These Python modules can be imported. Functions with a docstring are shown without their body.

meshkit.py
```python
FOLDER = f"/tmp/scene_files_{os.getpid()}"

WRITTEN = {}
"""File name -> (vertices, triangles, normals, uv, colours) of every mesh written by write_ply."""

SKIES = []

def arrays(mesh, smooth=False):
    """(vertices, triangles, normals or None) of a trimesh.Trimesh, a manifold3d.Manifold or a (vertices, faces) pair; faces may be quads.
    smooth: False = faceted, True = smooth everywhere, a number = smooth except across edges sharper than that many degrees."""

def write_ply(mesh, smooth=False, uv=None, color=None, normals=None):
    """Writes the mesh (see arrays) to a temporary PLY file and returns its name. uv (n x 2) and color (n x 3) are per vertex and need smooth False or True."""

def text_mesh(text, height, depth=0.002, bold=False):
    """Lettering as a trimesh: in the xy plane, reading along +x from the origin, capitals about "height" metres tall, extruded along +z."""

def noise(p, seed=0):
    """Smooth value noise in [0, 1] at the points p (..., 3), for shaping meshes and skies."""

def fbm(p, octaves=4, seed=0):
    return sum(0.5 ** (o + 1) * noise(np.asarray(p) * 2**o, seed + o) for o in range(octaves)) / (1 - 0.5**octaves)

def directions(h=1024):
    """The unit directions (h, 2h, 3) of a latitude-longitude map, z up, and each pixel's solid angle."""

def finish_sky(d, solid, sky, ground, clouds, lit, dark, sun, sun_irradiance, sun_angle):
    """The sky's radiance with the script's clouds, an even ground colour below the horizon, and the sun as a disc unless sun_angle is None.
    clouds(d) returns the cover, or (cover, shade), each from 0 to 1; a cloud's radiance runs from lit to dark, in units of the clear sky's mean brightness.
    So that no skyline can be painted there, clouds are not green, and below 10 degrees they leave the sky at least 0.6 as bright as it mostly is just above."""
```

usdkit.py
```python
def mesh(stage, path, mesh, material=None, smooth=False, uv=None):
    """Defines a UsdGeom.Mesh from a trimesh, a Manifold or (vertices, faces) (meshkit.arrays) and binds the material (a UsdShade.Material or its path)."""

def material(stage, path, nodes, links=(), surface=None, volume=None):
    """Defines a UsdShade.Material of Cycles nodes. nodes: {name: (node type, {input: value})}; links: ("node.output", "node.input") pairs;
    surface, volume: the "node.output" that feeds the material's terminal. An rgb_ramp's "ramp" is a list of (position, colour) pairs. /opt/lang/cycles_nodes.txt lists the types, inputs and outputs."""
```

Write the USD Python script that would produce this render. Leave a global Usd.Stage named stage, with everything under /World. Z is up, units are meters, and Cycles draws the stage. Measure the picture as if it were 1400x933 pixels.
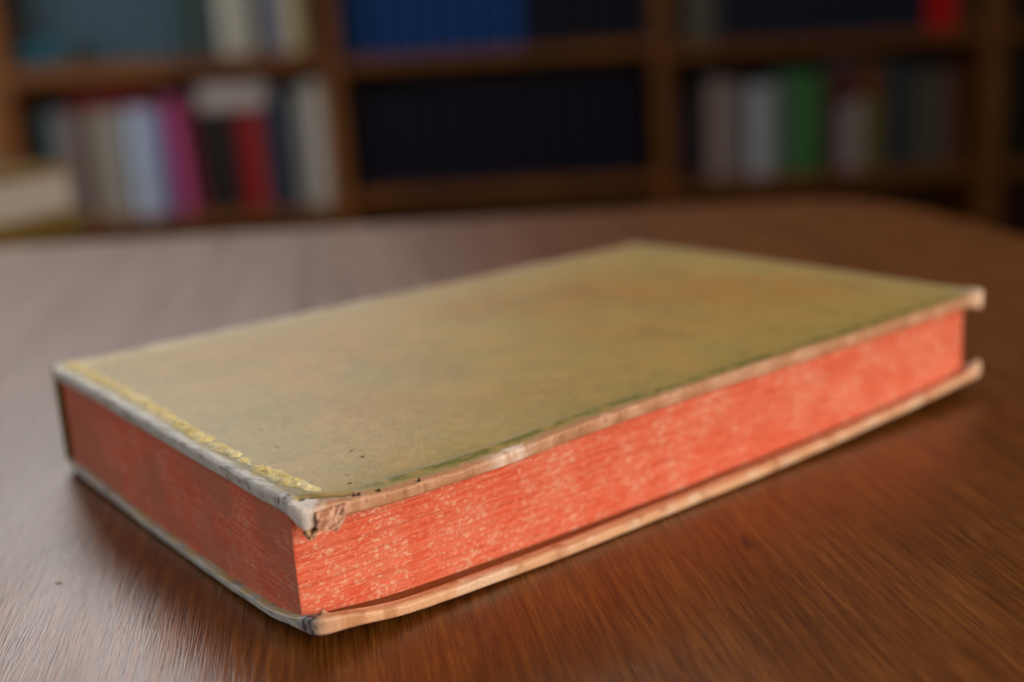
import math
import numpy as np
import trimesh
import usdkit
import meshkit
from shapely.geometry import Polygon, Point, box as sbox
from pxr import Usd, UsdGeom, UsdLux, UsdShade, Gf, Sdf, Vt

stage = Usd.Stage.CreateInMemory()
UsdGeom.SetStageUpAxis(stage, 'Z')
UsdGeom.SetStageMetersPerUnit(stage, 1.0)
UsdGeom.Xform.Define(stage, '/World')
UsdGeom.Scope.Define(stage, '/World/Looks')

# ------------------------------------------------------------------ camera
EYE = (0.0, 0.0, 0.84489)
PITCH, ROLL = 0.2540, 0.0611
cam = UsdGeom.Camera.Define(stage, '/World/camera')
fw = np.array([0, math.cos(PITCH), -math.sin(PITCH)])
r0 = np.array([1.0, 0, 0])
u0 = np.cross(r0, fw)
CR = math.cos(ROLL) * r0 - math.sin(ROLL) * u0
CU = math.sin(ROLL) * r0 + math.cos(ROLL) * u0
cam.AddTransformOp().Set(Gf.Matrix4d(*CR, 0, *CU, 0, *(-fw), 0, *EYE, 1))
cam.CreateHorizontalApertureAttr(36.0)
cam.CreateFocalLengthAttr(36.0 * 1636.2 / 1400)
cam.CreateFStopAttr(6.8)
cam.CreateFocusDistanceAttr(0.200)
cam.CreateClippingRangeAttr(Gf.Vec2f(0.01, 100))
cam.CreateExposureAttr(0.0)


# ------------------------------------------------------------------ lights: daylight in three windows, plus an added fill window
def rect_light(name, w, h, pos, rot, color, power):
    l = UsdLux.RectLight.Define(stage, '/World/' + name)
    l.CreateWidthAttr(w)
    l.CreateHeightAttr(h)
    l.CreateIntensityAttr(power)
    l.CreateColorAttr(Gf.Vec3f(*color))
    x = UsdGeom.Xformable(l)
    x.AddTranslateOp().Set(Gf.Vec3d(*pos))
    x.AddRotateXYZOp().Set(Gf.Vec3f(*rot))
    return l


XL, XR, YN, YF, ZC = -2.1, 2.1, -2.3, 3.34, 3.0        # the room
WIN_R = (-1.6, -0.3, 0.85, 2.15)                        # right wall: y0, y1, z0, z1
WIN_L = (1.7, 2.9, 0.9, 2.2)                          # left wall
WIN_B = (-1.9, -0.25, 2.10, 2.95)                      # far wall: x0, x1, z0, z1
WIN_FILL = (-2.1, -0.8, 0.9, 2.2)                           # added fill window: left wall, nearer the viewer
rect_light('daylight_right', 1.3, 1.3, (XR + 0.11, -0.95, 1.5), (0, 90, 0), (1.0, 0.82, 0.64), 17.0)
rect_light('daylight_left', 1.2, 1.3, (XL - 0.11, 2.3, 1.55), (0, -90, 0), (0.85, 0.93, 1.0), 6.0)
rect_light('added_fill_near', 1.3, 1.3, (XL - 0.11, -1.45, 1.55), (0, -90, 0), (0.86, 0.94, 1.0), 3.2)  # added fill light for the left-facing side of the old book
rect_light('daylight_far', 1.65, 0.85, (-1.075, YF + 0.11, 2.525), (-90, 0, 0), (1.0, 0.98, 0.97), 9.5)

# ------------------------------------------------------------------ helpers
USED = {}


def numbered(path):
    n = USED.get(path, -1) + 1
    USED[path] = n
    return path if n == 0 else f'{path}_{n:03d}'


def prim(x):
    return x.GetPrim() if hasattr(x, 'GetPrim') else x


def tag(x, label=None, cat=None, group=None, kind=None):
    p = prim(x)
    for k, v in (('label', label), ('category', cat), ('group', group), ('kind', kind)):
        if v:
            p.SetCustomDataByKey(k, v)
    return x


def thing(name, label, cat, loc=(0, 0, 0), rotz=0.0, group=None):
    x = UsdGeom.Xform.Define(stage, numbered('/World/' + name))
    x.AddTranslateOp().Set(Gf.Vec3d(*loc))
    x.AddRotateXYZOp().Set(Gf.Vec3f(0, 0, rotz))
    tag(x, label, cat, group)
    return x


def obj(name, mesh, mat, parent=None, smooth=False, tint=None):
    base = str(prim(parent).GetPath()) if parent is not None else '/World'
    m = usdkit.mesh(stage, numbered(base + '/' + name), mesh, mat, smooth=smooth)
    if tint is not None:
        UsdGeom.PrimvarsAPI(m).CreatePrimvar('tint', Sdf.ValueTypeNames.Color3fArray, 'vertex').Set(Vt.Vec3fArray.FromNumpy(np.asarray(tint, np.float32)))
    return m


def struct(name, mesh, mat, label=None, smooth=False):
    return tag(obj(name, mesh, mat, None, smooth), label, kind='structure')


def copy_of(first, loc, rot=(0, 0, 0), label=None):
    p = prim(first)
    import re
    base = re.sub(r'_\d{3}$', '', str(p.GetPath()))
    x = UsdGeom.Xform.Define(stage, numbered(base))
    x.GetPrim().GetReferences().AddInternalReference(p.GetPath())
    x.GetPrim().SetInstanceable(True)
    x.GetPrim().GetAttribute('xformOp:translate').Set(Gf.Vec3d(*loc))
    x.GetPrim().GetAttribute('xformOp:rotateXYZ').Set(Gf.Vec3f(*rot))
    cd = p.GetCustomData()
    tag(x, label or cd['label'], cd['category'], cd.get('group'))
    return x


def lin(r, g, b):
    c = np.array([r, g, b], float) / 255
    return np.where(c <= 0.04045, c / 12.92, ((c + 0.055) / 1.055) ** 2.4)


def boxm(x0, x1, y0, y1, z0, z1):
    m = trimesh.creation.box((x1 - x0, y1 - y0, z1 - z0))
    m.apply_translation(((x0 + x1) / 2, (y0 + y1) / 2, (z0 + z1) / 2))
    return m


def bevel_box(x0, x1, y0, y1, z0, z1, b):
    """A box with chamfered edges, as the hull of three boxes."""
    p = []
    for dx, dy, dz in ((0, b, b), (b, 0, b), (b, b, 0)):
        for x in (x0 + dx, x1 - dx):
            for y in (y0 + dy, y1 - dy):
                for z in (z0 + dz, z1 - dz):
                    p.append((x, y, z))
    return trimesh.convex.convex_hull(np.array(p))


def cat_m(*ms):
    return trimesh.util.concatenate(ms)


def smoothstep(a, b, x):
    t = np.clip((x - a) / (b - a), 0, 1)
    return t * t * (3 - 2 * t)


def mixc(a, b, t):
    return a * (1 - t[:, None]) + np.asarray(b) * t[:, None]


def grid_faces(nx, ny, flip=False):
    i, j = np.meshgrid(np.arange(nx - 1), np.arange(ny - 1), indexing='ij')
    a = (i * ny + j).ravel()
    q = np.stack([a, a + ny, a + ny + 1, a + 1], 1)
    if flip:
        q = q[:, ::-1]
    return np.vstack([q[:, [0, 1, 2]], q[:, [0, 2, 3]]])


# ------------------------------------------------------------------ materials
M = {}


def plain(name, color, rough=0.6, spec=0.5, var=0.12, scale=40.0, bump=0.0):
    a = np.asarray(color, float)
    nodes = {
        't': ('texture_coordinate', {}),
        'n': ('noise_texture', {'scale': scale, 'detail': 4.0}),
        'r': ('rgb_ramp', {'ramp': [(0.25, a * (1 - var)), (0.75, np.minimum(a * (1 + var), 1))]}),
        'p': ('principled_bsdf', {'roughness': rough, 'specular_ior_level': spec}),
    }
    links = [('t.object', 'n.vector'), ('n.fac', 'r.fac'), ('r.color', 'p.base_color')]
    if bump:
        nodes['b'] = ('bump', {'strength': 0.6, 'distance': bump})
        links += [('n.fac', 'b.height'), ('b.normal', 'p.normal')]
    M[name] = usdkit.material(stage, '/World/Looks/' + name, nodes, links, surface='p.BSDF')
    return M[name]


def wood(name, dark, mid, light, stretch, rough=0.35, spec=0.5, bump=0.0003, extra=None):
    """Grain drawn out along the axis with the small factor in stretch (object space)."""
    nodes = {
        't': ('texture_coordinate', {}),
        'm': ('mapping', {'scale': stretch}),
        'n': ('noise_texture', {'scale': 1.0, 'detail': 6.0, 'roughness': 0.62, 'distortion': 0.6}),
        'r': ('rgb_ramp', {'ramp': [(0.28, dark), (0.5, mid), (0.72, light)]}),
        'm2': ('mapping', {'scale': tuple(5.0 * s for s in stretch)}),
        'n2': ('noise_texture', {'scale': 1.0, 'detail': 3.0, 'roughness': 0.6}),
        'b': ('bump', {'strength': 0.5, 'distance': bump}),
        'p': ('principled_bsdf', {'roughness': rough, 'specular_ior_level': spec}),
    }
    links = [('t.object', 'm.vector'), ('m.vector', 'n.vector'), ('n.fac', 'r.fac'), ('r.color', 'p.base_color'),
             ('t.object', 'm2.vector'), ('m2.vector', 'n2.vector'), ('n2.fac', 'b.height'), ('b.normal', 'p.normal')]
    M[name] = usdkit.material(stage, '/World/Looks/' + name, nodes, links, surface='p.BSDF')
    return M[name]


def tinted(name, rough, spec, grain_scale, grain_amount, bump, stretch=(1, 1, 1), sheen=0.0):
    """Colour from the mesh's own wear map, times a fine grain, with fine relief."""
    lo, hi = 1 - grain_amount, 1 + grain_amount
    nodes = {
        'a': ('attribute', {'attribute': 'tint'}),
        't': ('texture_coordinate', {}),
        'm': ('mapping', {'scale': stretch}),
        'n': ('noise_texture', {'scale': grain_scale, 'detail': 5.0, 'roughness': 0.65}),
        'g': ('rgb_ramp', {'ramp': [(0.3, (lo, lo, lo)), (0.7, (hi, hi, hi))]}),
        'x': ('mix', {'mix_type': 'multiply', 'fac': 1.0}),
        'b': ('bump', {'strength': 0.7, 'distance': bump}),
        'p': ('principled_bsdf', {'roughness': rough, 'specular_ior_level': spec}),
    }
    links = [('t.object', 'm.vector'), ('m.vector', 'n.vector'), ('n.fac', 'g.fac'), ('a.color', 'x.color1'), ('g.color', 'x.color2'),
             ('x.color', 'p.base_color'), ('n.fac', 'b.height'), ('b.normal', 'p.normal')]
    M[name] = usdkit.material(stage, '/World/Looks/' + name, nodes, links, surface='p.BSDF')
    return M[name]


tinted('old_cover', 0.50, 0.42, 1500.0, 0.10, 0.000022)
tinted('page_edges', 0.75, 0.25, 900.0, 0.10, 0.00008, stretch=(0.35, 0.35, 3.0))
tinted('yellow_paint', 0.55, 0.4, 2500.0, 0.12, 0.00012)
tinted('torn_leather', 0.8, 0.2, 2600.0, 0.16, 0.00015)
wood('bookcase_wood', (0.115, 0.033, 0.0035), (0.18, 0.058, 0.006), (0.24, 0.084, 0.010), (4, 4, 4), 0.45, 0.4)
plain('bookcase_back', (0.10, 0.045, 0.018), 0.6)
plain('wall_paint', (0.34, 0.305, 0.265), 0.85, 0.2, 0.03, 3.0)
plain('ceiling_paint', (0.55, 0.53, 0.50), 0.9, 0.2, 0.02, 3.0)
wood('floor_wood', (0.10, 0.05, 0.025), (0.17, 0.085, 0.04), (0.23, 0.12, 0.06), (9, 0.9, 9), 0.45)
plain('window_paint', (0.75, 0.74, 0.70), 0.5)
plain('book_paper', (0.55, 0.50, 0.42), 0.9, 0.2, 0.1, 200.0)

# ------------------------------------------------------------------ the room


def wall_x(x0, x1, *wins):          # a wall along y with openings
    at, ms = YN, []
    for y0, y1, z0, z1 in wins:
        ms += [boxm(x0, x1, at, y0, 0, ZC), boxm(x0, x1, y0, y1, 0, z0), boxm(x0, x1, y0, y1, z1, ZC)]
        at = y1
    return cat_m(*ms, boxm(x0, x1, at, YF, 0, ZC))


struct('floor', boxm(XL - .1, XR + .1, YN - .1, YF + .1, -0.05, 0), M['floor_wood'], 'dark wooden floor of the room')
struct('ceiling', boxm(XL - .1, XR + .1, YN - .1, YF + .1, ZC, ZC + 0.05), M['ceiling_paint'], 'plain off-white ceiling')
struct('wall_right', wall_x(XR, XR + 0.1, WIN_R), M['wall_paint'], 'plain cream wall on the right')
struct('wall_left', wall_x(XL - 0.1, XL, WIN_FILL, WIN_L), M['wall_paint'], 'plain cream wall on the left')
bx0, bx1, bz0, bz1 = WIN_B
struct('wall_far', cat_m(boxm(XL - .1, bx0, YF, YF + .1, 0, ZC), boxm(bx1, XR + .1, YF, YF + .1, 0, ZC), boxm(bx0, bx1, YF, YF + .1, 0, bz0), boxm(bx0, bx1, YF, YF + .1, bz1, ZC)), M['wall_paint'], 'plain cream wall behind the bookcase')
struct('added_screen_wall', boxm(0.95, XR, 0.8, 0.92, 0, ZC), M['wall_paint'], 'added short cream wall on the right, screening the bookcase from window light')  # added out of view to keep the right window's light off the shelves
struct('wall_near', boxm(XL - .1, XR + .1, YN - .1, YN, 0, ZC), M['wall_paint'], 'plain cream wall behind the viewer')


def window(axis, at, win, n):
    a0, a1, z0, z1 = win
    w = 0.05
    bars = [(a0, a1, z0, z0 + w), (a0, a1, z1 - w, z1), (a0, a0 + w, z0 + w, z1 - w), (a1 - w, a1, z0 + w, z1 - w), ((a0 + a1) / 2 - .02, (a0 + a1) / 2 + .02, z0 + w, z1 - w)]
    ms = [boxm(at + .03, at + .07, p, q, r, s) if axis == 'x' else boxm(p, q, at + .03, at + .07, r, s) for p, q, r, s in bars]
    struct(f'window_{n}', cat_m(*ms), M['window_paint'], 'white painted window frame')


window('x', XR, WIN_R, 1)
window('x', XL - 0.1, WIN_L, 2)
window('y', YF, WIN_B, 3)
window('x', XL - 0.1, WIN_FILL, 4)  # frame of the added fill window

# ------------------------------------------------------------------ the table
TZ = 0.75
GR = math.radians(8.7)               # the grain runs a little left of straight ahead


def table_material():
    nodes = {
        't': ('texture_coordinate', {}),
        'q': ('mapping', {'rotation': (0, 0, -GR)}),
        # grain lines, a few tenths of a millimetre wide
        'm': ('mapping', {'scale': (900.0, 45.0, 60.0)}),
        'n': ('noise_texture', {'scale': 1.0, 'detail': 4.0, 'roughness': 0.65, 'distortion': 0.25}),
        'r': ('rgb_ramp', {'ramp': [(0.28, (0.085, 0.025, 0.004)), (0.5, (0.165, 0.055, 0.0085)), (0.72, (0.26, 0.10, 0.018))]}),
        # broad figure
        'mb': ('mapping', {'scale': (75.0, 3.5, 8.0)}),
        'nb': ('noise_texture', {'scale': 1.0, 'detail': 5.0, 'roughness': 0.6, 'distortion': 0.6}),
        'rb': ('rgb_ramp', {'ramp': [(0.3, (0.80, 0.74, 0.68)), (0.7, (1.18, 1.20, 1.22))]}),
        'x': ('mix', {'mix_type': 'multiply', 'fac': 1.0}),
        # short pores, darker and sunk
        'mp': ('mapping', {'scale': (2600.0, 130.0, 60.0)}),
        'np': ('noise_texture', {'scale': 1.0, 'detail': 2.0, 'roughness': 0.5}),
        'rp': ('rgb_ramp', {'ramp': [(0.30, (0.40, 0.34, 0.30)), (0.43, (1, 1, 1))]}),
        'x2': ('mix', {'mix_type': 'multiply', 'fac': 0.8}),
        # a dark nick in the varnish
        'vs': ('vector_math', {'math_type': 'subtract', 'vector2': (0.0412, 0.2057, 0.75)}),
        'ms': ('mapping', {'rotation': (0, 0, -0.14), 'scale': (1000.0, 200.0, 1000.0)}),
        'vl': ('vector_math', {'math_type': 'length'}),
        'rv': ('rgb_ramp', {'ramp': [(0.3, (0.25, 0.2, 0.2)), (0.95, (1, 1, 1))]}),
        'x3': ('mix', {'mix_type': 'multiply', 'fac': 1.0}),
        'add': ('math', {'math_type': 'add'}),
        'b': ('bump', {'strength': 0.6, 'distance': 0.00014}),
        'rr': ('map_range', {'from_min': 0.3, 'from_max': 0.7, 'to_min': 0.29, 'to_max': 0.35}),
        'p': ('principled_bsdf', {'specular_ior_level': 0.43}),
    }
    links = [('t.object', 'q.vector'), ('q.vector', 'm.vector'), ('m.vector', 'n.vector'), ('n.fac', 'r.fac'),
             ('q.vector', 'mb.vector'), ('mb.vector', 'nb.vector'), ('nb.fac', 'rb.fac'), ('r.color', 'x.color1'), ('rb.color', 'x.color2'),
             ('q.vector', 'mp.vector'), ('mp.vector', 'np.vector'), ('np.fac', 'rp.fac'), ('x.color', 'x2.color1'), ('rp.color', 'x2.color2'),
             ('t.object', 'vs.vector1'), ('vs.vector', 'ms.vector'), ('ms.vector', 'vl.vector1'), ('vl.value', 'rv.fac'),
             ('x2.color', 'x3.color1'), ('rv.color', 'x3.color2'), ('x3.color', 'p.base_color'),
             ('n.fac', 'add.value1'), ('np.fac', 'add.value2'), ('add.value', 'b.height'), ('b.normal', 'p.normal'),
             ('nb.fac', 'rr.value'), ('rr.result', 'p.roughness')]
    M['table_wood'] = usdkit.material(stage, '/World/Looks/table_wood', nodes, links, surface='p.BSDF')


table_material()
table = thing('table', 'glossy brown wooden table with fine straight grain, under the old book', 'table')
outline = Polygon([(-1.0, -0.6), (0.225, -0.6), (0.225, 0.635), (-1.0, 0.635)])
# far right corner softly rounded
outline = outline.intersection(Polygon([(-1.0, -0.6), (0.225, -0.6), (0.224, 0.40), (0.218, 0.475), (0.211, 0.535), (0.203, 0.576), (0.194, 0.604), (0.180, 0.622), (0.155, 0.630), (0.10, 0.633), (-1.0, 0.634)]))


def top_mesh(poly, thick, r, n=5):
    """Extruded plate with a rounded rim above and below."""
    rings, zs = [], []
    base = np.array(poly.exterior.coords)[:-1]
    prof = [(r * (1 - math.sin(t)), -r * (1 - math.cos(t))) for t in np.linspace(0, math.pi / 2, n)][::-1]
    lv = [(i, 0 + z) for i, z in [(r * (1 - math.cos(t)), -r * (1 - math.sin(t))) for t in np.linspace(math.pi / 2, 0, n)]]
    lv += [(i, -thick + r * (1 - math.sin(t))) for i, t in [(r * (1 - math.cos(t)), t) for t in np.linspace(0, math.pi / 2, n)]]
    c = base.mean(0)
    nrm = []
    m = len(base)
    for k in range(m):
        e1, e2 = base[k] - base[k - 1], base[(k + 1) % m] - base[k]
        n1, n2 = np.array([e1[1], -e1[0]]) / np.linalg.norm(e1), np.array([e2[1], -e2[0]]) / np.linalg.norm(e2)
        b = n1 + n2
        b /= np.linalg.norm(b)
        b /= max(b @ n1, 0.3)
        nrm.append(b)
    nrm = np.array(nrm)
    if Polygon(base).exterior.is_ccw is False:
        nrm = -nrm
    V = []
    for ins, z in lv:
        V.append(np.column_stack([base - nrm * ins, np.full(m, z)]))
    F = []
    for a in range(len(lv) - 1):
        for k in range(m):
            p, q = a * m + k, a * m + (k + 1) % m
            F += [(p, p + m, q + m), (p, q + m, q)]
    V = np.vstack(V)
    for lev, up in ((0, True), (len(lv) - 1, False)):
        ring = V[lev * m:(lev + 1) * m]
        v2, f2 = trimesh.creation.triangulate_polygon(Polygon(ring[:, :2]), engine='earcut')
        idx = [int(np.argmin(((ring[:, :2] - p) ** 2).sum(1))) + lev * m for p in v2]
        for t in f2:
            t = [idx[i] for i in t]
            F.append(t)
    m_ = trimesh.Trimesh(V, np.array(F), process=False)
    trimesh.repair.fix_normals(m_)
    return m_


tm = top_mesh(outline, 0.028, 0.005)
tm.apply_translation((0, 0, TZ))
obj('table_top', tm, M['table_wood'], table, smooth=40)
wood('table_frame_wood', (0.06, 0.018, 0.006), (0.10, 0.032, 0.01), (0.15, 0.055, 0.016), (30, 30, 3), 0.4)
for x in (-0.92, 0.12):
    for y in (-0.52, 0.54):
        obj('leg', bevel_box(x - .03, x + .03, y - .03, y + .03, 0, TZ - 0.028, 0.004), M['table_frame_wood'], table)
for y in (-0.52, 0.54):
    obj('apron', boxm(-0.89, 0.09, y - .01, y + .01, TZ - 0.108, TZ - 0.028), M['table_frame_wood'], table)
for x in (-0.92, 0.12):
    obj('apron', boxm(x - .01, x + .01, -0.49, 0.51, TZ - 0.108, TZ - 0.028), M['table_frame_wood'], table)

# ------------------------------------------------------------------ the old book (built in millimetres, x along the fore edge, y towards the spine)
LB, WB = 190.0, 123.2
MM = 0.001
BOOK = thing('old_book', 'worn old book with olive-tan covers and red speckled page edges, lying on the table', 'book', (-0.0340, 0.1719, TZ + 0.0034), 37.139)


def noise2(x, y, s, seed, oct=4, z=0.0):
    return meshkit.fbm(np.stack([x * s, y * s, np.full_like(x, z + 3.7 * seed)], -1), oct, seed)


def axis(n0, n1, length, r, fine_to, fine, coarse, arcs=11, far_fine=True):
    """Grid positions on [0, length] with the edge profile sin(theta): rounded rims of radius r at both ends."""
    th = np.linspace(0, math.pi / 2, arcs)
    lo, hlo = r * (1 - np.maximum(np.cos(th), 0) ** 0.5), np.sin(th) ** 0.5
    mid, p = [], r
    while p < length - r - coarse * 0.6:
        step = fine if p < fine_to else min(coarse, fine + (p - fine_to) * 0.05)
        if far_fine:
            step = min(step, max(fine * 2, (length - p) * 0.06))
        p += step
        if p < length - r - 0.02:
            mid.append(p)
    x = np.concatenate([lo, mid, length - lo[::-1]])
    h = np.concatenate([hlo, np.ones(len(mid)), hlo[::-1]])
    return x, h


def round_corners(X, Y, L, W, rcs):
    """rcs: radius at (0,0), (L,0), (0,W), (L,W)."""
    X, Y = X.copy(), Y.copy()
    for k, rc in enumerate(rcs):
        sx, sy = k & 1, k >> 1
        a = L - X if sx else X
        b = W - Y if sy else Y
        inside = (a < rc) & (b < rc)
        p, q = 1 - a / rc, 1 - b / rc
        p2, q2 = p * np.sqrt(1 - q * q / 2), q * np.sqrt(1 - p * p / 2)
        a2, b2 = np.where(inside, rc * (1 - p2), a), np.where(inside, rc * (1 - q2), b)
        X = L - a2 if sx else a2
        Y = W - b2 if sy else b2
    return X, Y


def interp(x, knots):
    from scipy.interpolate import PchipInterpolator
    k = np.array(knots, float)
    return PchipInterpolator(k[:, 0], k[:, 1])(np.clip(x, k[0, 0], k[-1, 0]))


def board(ax, ay, level, rise, drop, rcs, disp=None, wobble=0.3, seed=0):
    """A rounded board. level(x,y): height of the rim's middle; rise/drop(x,y,d): thickness above and below it. Returns (mesh, rest x, rest y, is_top)."""
    (x, hx), (y, hy) = ax, ay
    X0, Y0 = np.meshgrid(x, y, indexing='ij')
    P = np.minimum(hx[:, None], 1) * np.minimum(hy[None, :], 1)
    d = np.minimum(np.minimum(X0, LB - X0), np.minimum(Y0, WB - Y0))
    X, Y = round_corners(X0, Y0, LB, WB, rcs)
    # a slightly ragged outline
    edge = np.exp(-d / 4.0)
    nx = noise2(Y.ravel() + 0 * X.ravel(), X.ravel(), 0.16, seed + 1, 3).reshape(X.shape) - 0.5
    ny = noise2(X.ravel() + 50, Y.ravel(), 0.16, seed + 2, 3).reshape(X.shape) - 0.5
    X = X + edge * nx * wobble * 2
    Y = Y + edge * ny * wobble * 2
    fr = (noise2(X.ravel() * 0.45 + Y.ravel() * 0.45, P.ravel() * 1.6, 1.0, seed + 3, 4).reshape(X.shape) - 0.5) * 0.22 * np.exp(-d / 0.8)
    X = X + fr * np.where(X0 < LB / 2, 1, -1) * (np.minimum(X0, LB - X0) < 1.2)
    Y = Y + fr * np.where(Y0 < WB / 2, 1, -1) * (np.minimum(Y0, WB - Y0) < 1.2)
    flap = np.exp(-(np.hypot(LB - X0, Y0) / 4.5) ** 2)
    X, Y = X + 0.9 * flap, Y - 0.5 * flap
    zc = level(X0, Y0)
    Zt = zc + rise(X0, Y0, d) * P
    Zb = zc - drop(X0, Y0, d) * P
    if disp is not None:
        Zt = Zt + disp(X, Y, d) * np.clip(P, 0, 1)
    n1, n2 = X.shape
    Vt_ = np.stack([X, Y, Zt], -1).reshape(-1, 3)
    Ft = grid_faces(n1, n2)
    # underside, coarser
    ix = np.unique(np.concatenate([np.arange(0, 8), np.arange(8, n1 - 8, 4), np.arange(n1 - 8, n1)]))
    iy = np.unique(np.concatenate([np.arange(0, 8), np.arange(8, n2 - 8, 4), np.arange(n2 - 8, n2)]))
    Vb = np.stack([X[np.ix_(ix, iy)], Y[np.ix_(ix, iy)], Zb[np.ix_(ix, iy)]], -1).reshape(-1, 3)
    Fb = grid_faces(len(ix), len(iy), flip=True) + len(Vt_)
    V = np.vstack([Vt_, Vb])
    F = np.vstack([Ft, Fb])
    rx = np.concatenate([X0.ravel(), X0[np.ix_(ix, iy)].ravel()])
    ry = np.concatenate([Y0.ravel(), Y0[np.ix_(ix, iy)].ravel()])
    top = np.concatenate([np.ones(X0.size, bool), np.zeros(len(ix) * len(iy), bool)])
    hgt = np.concatenate([P.ravel(), -P[np.ix_(ix, iy)].ravel()])
    return trimesh.Trimesh(V, F, process=False), rx, ry, hgt


# --- front board (the one on top)
def front_top(x, y):
    f = interp(x, [(0, 22.4), (4, 22.0), (9, 21.3), (20, 20.5), (32, 20.3), (58, 21.6), (97, 22.2), (146, 22.1), (180, 22.3), (190, 22.9)])
    h = interp(y, [(0, 22.3), (18, 21.8), (63, 21.8), (95, 22.3), (123.2, 22.6)])
    ey, ex = np.exp(-y / 9.0), np.exp(-x / 9.0)
    base = 22.1 + 0.5 * np.sin(np.pi * y / WB) - 0.35 * np.exp(-((WB - y - 7) / 2.5) ** 2)
    return base + (f - 22.1) * ey + (h - 22.1) * ex * (1 - ey) - 0.9 * np.exp(-(np.hypot(x + 0.3, y + 0.3) / 3.0) ** 2)


RIM = 1.35
f_rise = lambda x, y, d: np.full_like(x, RIM)


def f_drop(x, y, d):
    fat = np.exp(-(np.hypot(x, y) / 4.5) ** 2) * 0.9 + np.exp(-(np.hypot(190 - x, y) / 5.0) ** 2) * 2.1
    thin = 0.5 * np.exp(-((x - 31) / 14.0) ** 2) * np.exp(-y / 5)
    rim = 1.45 + fat - thin
    t = smoothstep(2.2, 5.0, d) * (1 - smoothstep(0, 1, (y - WB + 6)))
    return rim * (1 - t) + 0.55 * t


HOLES = [(22.0, 0.95, 0.5), (14.4, 1.1, 0.5), (10.9, 1.35, 0.5), (10.1, 1.75, 0.42), (11.9, 5.6, 0.32), (19.5, 14.2, 0.3), (19.6, 17.9, 0.26)]


def crack_y(x):
    return interp(x, [(1.5, 4.6), (3.5, 4.3), (6, 3.4), (9, 2.3), (11, 2.1)])


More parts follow.
